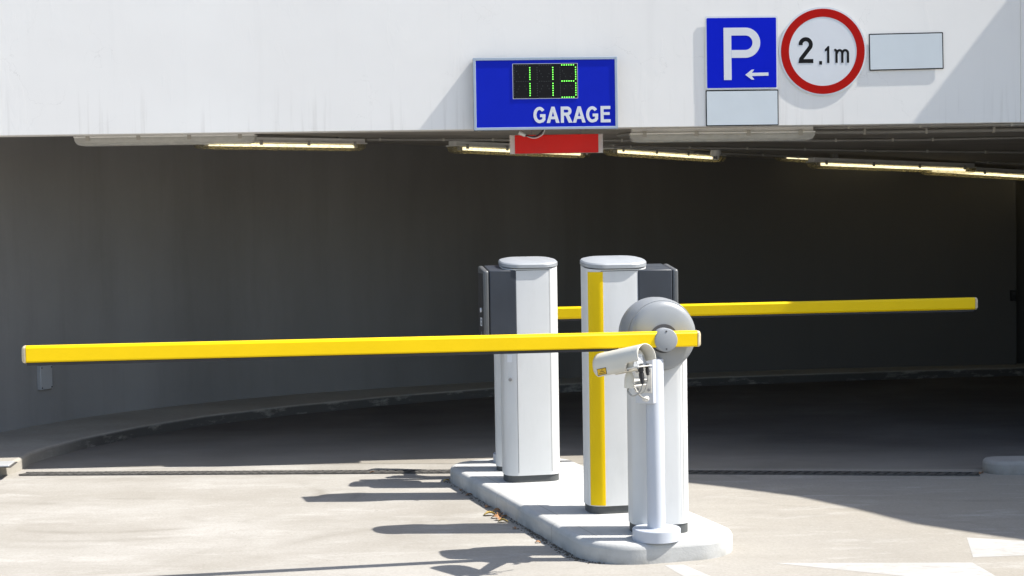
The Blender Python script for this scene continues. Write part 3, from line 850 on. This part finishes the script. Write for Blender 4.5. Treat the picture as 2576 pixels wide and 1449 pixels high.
# parking sign
t, g_ = sign_thing('parking_sign', 'square blue parking sign with white P and left arrow', 454, 396, .010)
f = MB(); f.plate(rect(g_, 180, 124, 728, 670, 14), 0, .003); f.build('backplate', M['signwhite'], t)
f = MB(); f.plate(rect(g_, 192, 137, 716, 657, 8), -.0012, -.0002); f.build('blue_field', M['parkblue'], t)
f = MB(); pth = [g_(348, 598), g_(348, 239), g_(483, 239)] + [g_(483 + 83 * math.cos(R(a)), 322 - 83 * math.sin(R(a))) for a in range(80, -81, -10)] + [g_(483, 405), g_(378, 405)]
f.stroke(pth, 58 * U, -.0022, -.0013); f.build('letter', M['signwhite'], t)
f = MB(); f.stroke([g_(500, 559), g_(655, 557)], 24 * U, -.0022, -.0013)
f.plate([g_(480, 561), g_(528, 524), g_(548, 522), g_(520, 560), g_(548, 597), g_(528, 597)], -.0026, -.0013); f.build('arrow', M['signwhite'], t)
mount(t, .010, ((-.15, .15), (.15, .15), (-.15, -.15), (.15, -.15)))
# blank plate below
t, g_ = sign_thing('blank_sign', 'blank pale plate with black border directly under the blue parking sign', 459, 810, .009)
f = MB(); f.plate(rect(g_, 185, 677, 733, 945, 5), 0, .003); f.build('border', M['signblack'], t)
f = MB(); f.plate(rect(g_, 192, 685, 726, 937, 3), -.0014, -.0002); f.build('face', M['blank'], t)
mount(t, .009, ((-.18, 0), (.18, 0)))
# height limit sign
t, g_ = sign_thing('height_limit_sign', 'round white height limit sign with red ring reading 2.1 m', 1065, 388, .009)
c0 = g_(1065, 386)
f = MB(); f.plate(circ(*c0, 331 * U, 72), 0, .003); f.build('backplate', M['signwhite'], t)
f = MB(); ro, ri = 318 * U, 257 * U
A_, B_ = circ(*c0, ro, 72), circ(*c0, ri, 72)
for i in range(72):
    j = (i + 1) % 72
    f.add([(p[0], -.0012, p[1]) for p in (A_[i], A_[j], B_[j], B_[i])] + [(p[0], -.0002, p[1]) for p in (A_[i], A_[j], B_[j], B_[i])], [(0, 3, 2, 1), (4, 5, 6, 7), (0, 1, 5, 4), (3, 7, 6, 2)])
f.build('red_ring', M['signred'], t)
f = MB(); y0, y1 = -.0012, -.0002
two = [g_(897, 338), g_(897, 330)] + [g_(935 + 39 * math.cos(R(a)), 334 - 40 * math.sin(R(a))) for a in range(165, -31, -15)] + [g_(900, 440), g_(897, 457), g_(992, 457)]
f.stroke(two, 30 * U, y0, y1); f.build('numeral', M['signblack'], t)
f = MB(); f.plate(rect(g_, 1036, 458, 1058, 485, 1, 1), y0, y1); f.build('decimal_point', M['signblack'], t)
f = MB(); f.plate([g_(1096, 473), g_(1096, 381), g_(1080, 388), g_(1080, 371), g_(1103, 347), g_(1114, 347), g_(1114, 473)][::-1], y0, y1); f.build('numeral', M['signblack'], t)
f = MB(); st = 18 * U
f.stroke([g_(1168, 473), g_(1168, 384), g_(1160, 377), g_(1151, 379)], st, y0, y1)
f.stroke([g_(1168, 402)] + [g_(1192 + 20 * math.cos(R(a)), 402 - 23 * math.sin(R(a))) for a in range(165, -1, -15)] + [g_(1212, 473)], st, y0 - .0003, y1)
f.stroke([g_(1212, 402)] + [g_(1234 + 21 * math.cos(R(a)), 402 - 23 * math.sin(R(a))) for a in range(165, -1, -15)] + [g_(1255, 473)], st, y0 - .0006, y1)
f.build('unit_letter', M['signblack'], t)
mount(t, .009, ((0, .15), (0, -.15)))
# blank sign at right
t, g_ = sign_thing('blank_sign', 'blank pale rectangle with black border hung right of the round sign', 1692, 386, .010, R(-.8))
f = MB(); f.plate(rect(g_, 1409, 249, 1975, 524, 5), 0, .003); f.build('border', M['signblack'], t)
f = MB(); f.plate(rect(g_, 1416, 257, 1967, 516, 3), -.0014, -.0002); f.build('face', M['blank'], t)
mount(t, .010, ((-.18, 0), (.18, 0)))

# garage display sign (drawing units: crop of 2484 px over 600 source px)
E2 = .092; V = (600 / 2484 / 1.2547) * (FY - E2) / F
def s2(cx, cy): return on_fascia((1400 + cx * .24155) / 1.2547, (150 + cy * .24155) / 1.2547, E2)
cx0, cy0 = 1335, 600
gp = s2(cx0, cy0); gs = thing('garage_display_sign', 'blue framed box sign reading GARAGE with green digits 113', 'sign', gp, FA)
G = lambda x, y: ((x - cx0) * V, (cy0 - y) * V)
def grect(x0, y0, x1, y1, r=2):
    (a, b), (c, d) = G(x0, y1), G(x1, y0); return rrect(c - a, d - b, r * V, 3, (a + c) / 2, (b + d) / 2)
f = MB(); f.plate(grect(396, 134, 2274, 1066), .006, E2 - .002); f.build('case', M['bezel'], gs)
f = MB()
x0, y0, x1, y1, b = 393, 131, 2277, 1069, 34
for q in ([(x0, y0), (x1, y0), (x1 - b, y0 + b), (x0 + b, y0 + b)], [(x1, y0), (x1, y1), (x1 - b, y1 - b), (x1 - b, y0 + b)], [(x1, y1), (x0, y1), (x0 + b, y1 - b), (x1 - b, y1 - b)], [(x0, y1), (x0, y0), (x0 + b, y0 + b), (x0 + b, y1 - b)]):
    f.plate([G(*p) for p in q][::-1], -.004, .0055)
f.build('frame', M['alu'], gs, bevel=.0015, weld=False)
f = MB(); f.plate(grect(426, 164, 2244, 1036), .001, .005); f.build('panel', M['signblue'], gs)
f = MB()
y0_, y1_ = -.0006, .0009; sw = 40 * V; z0, z1 = 984, 773
def glyphG(ox):
    cx, cz, rx, rz = ox + 82, 879, 60, 86
    P = [G(cx + rx * math.cos(R(a)), cz - rz * math.sin(R(a))) for a in range(38, 291, 12)] + [G(ox + 122, 955), G(ox + 138, 935), G(ox + 138, 890)]
    f.stroke(P, sw, y0_, y1_); f.stroke([G(ox + 160, 888), G(ox + 88, 888)], 38 * V, y0_ - .0003, y1_)
def glyphA(ox):
    f.plate([G(ox, 984), G(ox + 64, 773), G(ox + 102, 773), G(ox + 44, 984)], y0_, y1_)
    f.plate([G(ox + 66, 773), G(ox + 104, 773), G(ox + 168, 984), G(ox + 123, 984)], y0_ - .0003, y1_)
    f.stroke([G(ox + 40, 918), G(ox + 130, 918)], 36 * V, y0_ - .0006, y1_)
def glyphR(ox):
    f.stroke([G(ox + 21, 984), G(ox + 21, 793), G(ox + 85, 793)] + [G(ox + 85 + 37 * math.cos(R(a)), 832 - 39 * math.sin(R(a))) for a in range(75, -76, -15)] + [G(ox + 85, 871), G(ox + 40, 871)], 40 * V, y0_, y1_)
    f.plate([G(ox + 60, 885), G(ox + 104, 875), G(ox + 155, 984), G(ox + 104, 984)], y0_ - .0004, y1_)
def glyphE(ox):
    f.stroke([G(ox + 130, 792), G(ox + 21, 792), G(ox + 21, 965), G(ox + 132, 965)], 40 * V, y0_, y1_)
    f.stroke([G(ox + 30, 871), G(ox + 120, 871)], 36 * V, y0_ - .0004, y1_)
glyphG(1168); glyphA(1342); glyphR(1527); glyphA(1685); glyphG(1858); glyphE(2049)
f.build('lettering', M['signwhite'], gs, weld=False)
f = MB(); f.plate(grect(905, 210, 1757, 668, 6), -.0012, .0009); f.build('display_trim', M['signwhite'], gs)
f = MB(); f.plate(grect(912, 216, 1752, 662, 4), -.0022, -.0013); DF = f
def dots(name, pts, mat, r):
    f = MB()
    for x, y in pts:
        c = G(x, y); f.plate(circ(*c, r * V, 10), -.0034, -.0023)
    f.build(name, mat, disp, weld=False)

col = lambda x: [(x, y) for y in (265, 296, 326, 356, 386, 416, 471, 502, 532, 563, 593, 624)]
row = lambda x, y: [(x + i * 30.4, y) for i in range(6)]
off = []
for ox in (0, 300):
    off += [(926 + ox, y) for _, y in col(0)] + row(955 + ox, 233) + row(955 + ox, 442) + row(955 + ox, 652) + [(960 + ox, 308), (979 + ox, 346), (998 + ox, 384), (1081 + ox, 346), (1062 + ox, 384), (998 + ox, 503), (979 + ox, 540), (960 + ox, 577), (1062 + ox, 503), (1081 + ox, 540)]
off += [(926 + 600, y) for _, y in col(0)] + [(1558, 308), (1578, 346), (1598, 384), (1660, 384), (1680, 346), (1598, 503), (1578, 540), (1660, 503), (1680, 540)]
DF.cur = 1
for x, y in off:
    DF.plate(circ(*G(x, y), 4.2 * V, 10), -.0028, -.0023)
disp = DF.build('display', [M['signblack'], M['ledoff']], gs, weld=False)
dots('digit', col(1131), M['led'], 7.6)
dots('digit', col(1431), M['led'], 7.6)
dots('digit', col(1730) + row(1550, 233) + row(1550, 442) + row(1550, 652), M['led'], 7.6)

# cable from the sign to the red box
f = MB()
def spl(px, Y0, Y1, n_=9):
    P = [at(x, y, Y=Y0 + (Y1 - Y0) * i / (len(px) - 1)) for i, (x, y) in enumerate(px)]
    P = [P[0]] + P + [P[-1]]; out = []
    for i in range(1, len(P) - 2):
        for k in range(n_):
            u_ = k / n_
            out.append(.5 * ((2 * P[i]) + (P[i + 1] - P[i - 1]) * u_ + (2 * P[i - 1] - 5 * P[i] + 4 * P[i + 1] - P[i + 2]) * u_ ** 2 + (3 * P[i] - P[i - 1] - 3 * P[i + 1] + P[i + 2]) * u_ ** 3))
    out.append(P[-1]); return out
ca = thing('sign_cable', 'black and white cables looping from under the blue garage sign to the red box', 'cable', at(1340, 330, Y=FY))
f = MB(); f.tube(spl([(1369, 322), (1362, 333), (1350, 342), (1335, 344), (1318, 340)], FY - .03, FY + .02), .006, 8); f.build('black_cable', M['black'], ca, smooth=60, world=True)
f = MB(); f.tube(spl([(1372, 322), (1366, 337), (1352, 346), (1338, 347), (1322, 341)], FY - .034, FY + .015), .0035, 8); f.build('white_cable', M['whitepl'], ca, smooth=60, world=True)
f = MB(); A1 = at(1306, 333, Y=FY + .02); B1 = at(1322, 341, Y=FY + .018)
f.cyl(A1, B1, .016, 16, .011); f.build('gland', M['whitepl'], ca, smooth=40, world=True)

# red box light hanging behind the fascia
RY = FY + .10
p = at(1400.5, 362, Y=RY)
k1 = RY / F
rb = thing('red_box_light', 'blank red emergency light box hanging under the ceiling below the garage sign', 'light', p)
f = MB(); f.box((0, .05, 0), (236 * k1, .1, 50 * k1)); f.build('cover', M['clearred'], rb, bevel=.012, seg=3)
f = MB(); f.box((0, .05, .002), (210 * k1, .06, 46 * k1)); f.build('red_panel', M['redpanel'], rb, bevel=.003)
f = MB(); f.box((0, .105, .004), (236 * k1, .012, 48 * k1)); f.build('backplate', M['lampbody'], rb)
for sx in (-1, 1):
    f = MB(); f.cyl((sx * .21, .05, -.066), (sx * .21, .05, -.074), .007, 10); f.build('latch', M['cable'], rb)
    f = MB(); f.cyl((sx * .17, .06, .06), (sx * .17, .06, 2.315 - p.z), .006, 8); f.build('hanger', M['steel'], rb)

# ------------------------------------------------------------------ fluorescent fixtures
def fixture(l_px, ld, r_px, rd, lit, label, h=.1):
    a = at(*l_px, Y=ld); b = at(*r_px, Y=rd)
    d = b - a; L = math.hypot(d.x, d.y); ang = math.atan2(d.y, d.x); mid = (a + b) / 2
    t = thing('fluorescent_lamp', label, 'lamp', mid, ang, 'fluorescent lamps under the ceiling')
    sl_ = d.z / L
    S = lambda x, z: z + sl_ * x
    wd = .13
    def sect(x, w_, z0, z1, c_):
        return [Vector((x, -w_ / 2 + c_, S(x, z0))), Vector((x, w_ / 2 - c_, S(x, z0))), Vector((x, w_ / 2, S(x, z0 + c_))), Vector((x, w_ / 2, S(x, z1))), Vector((x, -w_ / 2, S(x, z1))), Vector((x, -w_ / 2, S(x, z0 + c_)))]
    f = MB(); x = L / 2
    f.loft([sect(-x, .10, .062, h, .008), sect(x, .10, .062, h, .008)]); bd = f.build('body', M['lampbody'], t, bevel=.004)
    f = MB(); f.loft([sect(-x - .012, wd + .012, .055, .066, .002), sect(x + .012, wd + .012, .055, .066, .002)]); f.build('rim', M['lampbody'], t, bevel=.003)
    f = MB(); rings = []
    for dx, zb, ww in ((-.008, .03, .96), (.004, .014, .97), (.02, .004, .98), (.05, 0, 1)):
        rings.append(sect(-x + dx, wd * ww, zb, .054, .012))
    for dx, zb, ww in ((.05, 0, 1), (.02, .004, .98), (.004, .014, .97), (-.008, .03, .96)):
        rings.append(sect(x - dx, wd * ww, zb, .054, .012))
    f.loft(rings); f.build('diffuser', M['clearlit'] if lit else M['clear'], t, smooth=25)
    f = MB(); f.tube([(-x + .09, -.012, S(-x, .036)), (x - .09, -.012, S(x, .036))], .0125, 12); f.build('tube', M['tubeon'] if lit else M['tubeoff'], t, smooth=50)
    for s in (-1, 1):
        f = MB(); f.box((s * (x - .075), -.012, S(s * x, .037)), (.03, .03, .03)); f.build('socket', M['whitepl'], t)
    for i in range(4):
        xx = -x + L * (.07 + .286 * i)
        f = MB(); f.box((xx, -wd / 2 - .004, S(xx, .055)), (.028, .006, .04)); f.build('clip', M['clip'], t, bevel=.001)
    for s in (-1, 1):
        xx = s * x * .72
        wp = TM[t.name] @ Vector((xx, 0, 0)); zt = ceil_z(wp.x, wp.y) - mid.z
        if zt > S(xx, h) + .003:
            f = MB(); f.box((xx, 0, (S(xx, h) + zt) / 2), (.05, .06, zt - S(xx, h) + .004)); f.build('mount', M['conduit'], t)
    return t
fixture((196, 368), 11.85, (640, 361.5), 11.85, 0, 'unlit fluorescent lamp behind the fascia at the left')
fixture((495, 374.5), 13.4, (912, 379.5), 14.2, 1, 'lit fluorescent lamp partly behind the unlit left one')
fixture((1138, 384.5), 14.2, (1474, 398), 15.25, 1, 'lit fluorescent lamp passing behind the red box')
fixture((1532, 391), 14.8, (1812, 408), 16.1, 1, 'lit fluorescent lamp beside the smoke detector')
fixture((1588, 359), 11.92, (2043, 353.5), 11.92, 0, 'unlit fluorescent lamp behind the fascia under the parking sign')
fixture((2040, 423), 15.8, (2444, 437), 16.5, 1, 'lit fluorescent lamp at the right below several conduits')
fixture((2321, 439), 16.4, (2720, 461), 17.1, 1, 'lit fluorescent lamp cut off by the right picture edge')
fixture((1955, 405), 16.6, (2290, 418), 17.0, 1, 'lit fluorescent lamp nearly hidden behind another lamp, only its tip showing', .075)

# ------------------------------------------------------------------ conduits on the ceiling
def on_ceiling(x, y, drop=.016):
    d = ray(x, y); Y = FY + .25
    best = None
    while Y < 17.6:
        p = EYE + d * (Y / d.y)
        z = ceil_z(p.x, Y) - drop
        if best is None or abs(p.z - z) < best[0]: best = (abs(p.z - z), p, z)
        if p.z >= z: break
        Y += .02
    return Vector((best[1].x, best[1].y, best[2]))
def conduit(px, label, clips, r=.0105):
    pts = [on_ceiling(x, y, r + .006) for x, y in px]
    t = thing('conduit', label, 'conduit', pts[0], 0, 'conduits along the ceiling')
    f = MB(); f.tube(pts, r, 10); f.build('pipe', M['conduit'], t, smooth=60, world=True)
    for cx in clips:
        for (x0, y0), (x1, y1), p0, p1 in zip(px, px[1:], pts, pts[1:]):
            if x0 <= cx <= x1:
                k = (cx - x0) / (x1 - x0); p = p0 + (p1 - p0) * k
                f = MB(); f.box(p + Vector((0, 0, .002)), (.016, r * 2.6, r * 2.9)); f.build('clip', M['clip'], t, bevel=.0015, world=True); break
conduit([(655, 332), (930, 329.5), (1190, 327), (1560, 324)], 'thin conduit run close behind the fascia edge left of the garage sign', (844, 1030, 1205))
conduit([(925, 351), (1110, 351.5), (1277, 352), (1450, 353), (1584, 354), (1800, 354), (2045, 354), (2300, 352), (2590, 346)], 'long conduit run passing behind the red box and the right unlit lamp', (957, 1116, 1240, 1565, 2103, 2246, 2347))
conduit([(1480, 367), (1560, 369), (1714, 371.5), (1878, 374), (2025, 376), (2177, 379), (2333, 381), (2590, 384)], 'conduit run sagging right above the smoke detector and the lit right lamp', (1587, 1735, 1880, 2025, 2177, 2333, 2480))
conduit([(1500, 376), (1610, 380), (1729, 383), (1829, 387), (1920, 390), (2008, 395), (2040, 396)], 'dim conduit run level with the smoke detector, deepest of the runs', (1610, 1729, 1920, 2008))
conduit([(2048, 322), (2200, 319), (2400, 315), (2590, 311)], 'upper conduit run close behind the fascia at the right', (2135, 2315, 2545))
conduit([(2048, 332.5), (2240, 332), (2400, 329), (2590, 326)], 'thick conduit run second from the fascia at the right', (2175, 2330, 2500), .015)
conduit([(2454, 408), (2510, 410), (2600, 413)], 'short conduit leading right from the end of a lit lamp', (2485,))
conduit([(1556, 340), (1600, 336), (1640, 335)], 'stub of conduit angling from the red box to the right lamp', (1600,), .013)

# smoke detector
p = on_ceiling(1799, 378, 0); sdY = 15.5; p = at(1800, 384, Y=sdY)
zt = ceil_z(p.x, p.y)
sd = thing('smoke_detector', 'round grey smoke detector on the ceiling beside a lit lamp', 'smoke detector', (p.x, p.y, zt))
zb = zt - (CH + (531.8 - 393) * sdY / F)
f = MB(); f.lathe([(0, .048), (zb * .5, .05), (zb * .8, .048), (zb, .043), (zb + .002, .01)], (0, 0, 0), (0, 0, -1), 32); f.build('base', M['lampbody'], sd, smooth=35)
f = MB()
for i in range(8):
    a = 2 * math.pi * i / 8; f.box((.026 * math.cos(a), .026 * math.sin(a), -zb - .015), (.005, .005, .03))
f.lathe([(0, .03), (.005, .028), (.007, .006)], (0, 0, -zb - .03), (0, 0, -1), 24)
f.build('sensor_cage', M['lampbody'], sd, smooth=35)
f = MB(); f.cyl((0, 0, -zb), (0, 0, -zb - .028), .016, 16); f.build('sensor', M['seam'], sd)

# ------------------------------------------------------------------ leaves along the island edge
def leaf(px, size, rz, mat, label, group, tilt):
    size *= .75
    p = at(*px, z=0.0)
    n_ = 9; rings = []
    vs = []; fs = []
    for i in range(n_):
        q = i / (n_ - 1); wq = size * .32 * (math.sin(math.pi * min(1, q * .93 + .03)) ** .8) * (1 + .18 * math.sin(i * 2.6))
        zc_ = size * (.16 * math.sin(math.pi * q) + .05) + .004
        x = (q - .5) * size
        vs += [(x, -wq, zc_ + wq * (.5 + tilt)), (x, 0, zc_), (x, wq, zc_ + wq * (.45 - tilt))]
    for i in range(n_ - 1):
        for k in range(2): fs.append((i * 3 + k, i * 3 + k + 1, (i + 1) * 3 + k + 1, (i + 1) * 3 + k))
    f = MB(); f.add(vs, fs)
    o = f.build('leaf', mat, None, smooth=60, solid=.0008)
    lo = min(v.co.z for v in o.data.vertices)
    o.location = (p.x, p.y, .0012 - lo + .0005); o.rotation_euler = (0, 0, rz)
    return tag(o, label, 'leaf', group)
gl_ = 'dry leaves along the island edge'
leaf((1232, 1297), .10, .25, M['leafyellow'], 'pale yellow dry leaf lying left of the brown leaf heap by the island', gl_, .1)
leaf((1266, 1314), .08, -.2, M['leafyellow'], 'yellowish dry leaf curled below the brown leaf heap by the island', gl_, .3)
leaf((1123, 1211), .06, .6, M['leafyellow'], 'orange dry leaf at the far left corner of the island', gl_, .2)
for i, (x, y, s_) in enumerate(((1250, 1288, .07), (1258, 1297, .08), (1246, 1304, .07), (1268, 1302, .06), (1254, 1309, .06))):
    leaf((x, y), s_, i * 1.3, M['leafbrown'], 'small brown dry leaf in the heap against the island side', gl_, .2 * (i % 3 - 1))
for i, (x, y, s_) in enumerate(((1180, 1247, .06), (1160, 1234, .04), (1294, 1331, .04), (1353, 1366, .04), (1226, 1277, .05))):
    leaf((x, y), s_, i * .9 + .4, M['leafbrown'], 'single brown dry leaf along the foot of the island side', gl_, .15)
leaf((936, 1190.5), .05, .4, M['leafbrown'], 'orange brown leaf lying on the sunlit drain grate', gl_, .2)
leaf((2468, 1192), .06, 1.0, M['leafbrown'], 'brown leaf lying at the old kerb end on the right', gl_, .2)

# crumbs of dirt gathered at the foot of the island
f = MB(); ml = Matrix.Translation(it.location) @ Matrix.Rotation(IA, 4, 'Z')
for i in range(420):
    yy = random.uniform(-1.42, 1.3); 
    if random.random() < .45: yy = random.uniform(-1.42, -.4)
    off_ = abs(random.gauss(0, .022)) + .004
    xx = -.408 - off_
    if yy < -1.22: xx += (1 - math.sqrt(max(0, 1 - ((-1.22 - yy) / .28) ** 2))) * .27
    p = ml @ Vector((xx, yy, 0)); r_ = random.uniform(.0025, .0075)
    vs = [p + Vector((r_ * random.uniform(.6, 1.3) * math.cos(a), r_ * random.uniform(.6, 1.3) * math.sin(a), .001)) for a in (0, 1.3, 2.5, 3.8, 5.1)]
    f.add(vs + [p + Vector((0, 0, r_ * .9))], [(i_, (i_ + 1) % 5, 5) for i_ in range(5)])
o = f.build('dirt_crumbs', M['crumb'], weld=False)
o['kind'] = 'stuff'; o['label'] = 'dark crumbs of dirt and grit along the foot of the concrete island'; o['category'] = 'dirt'
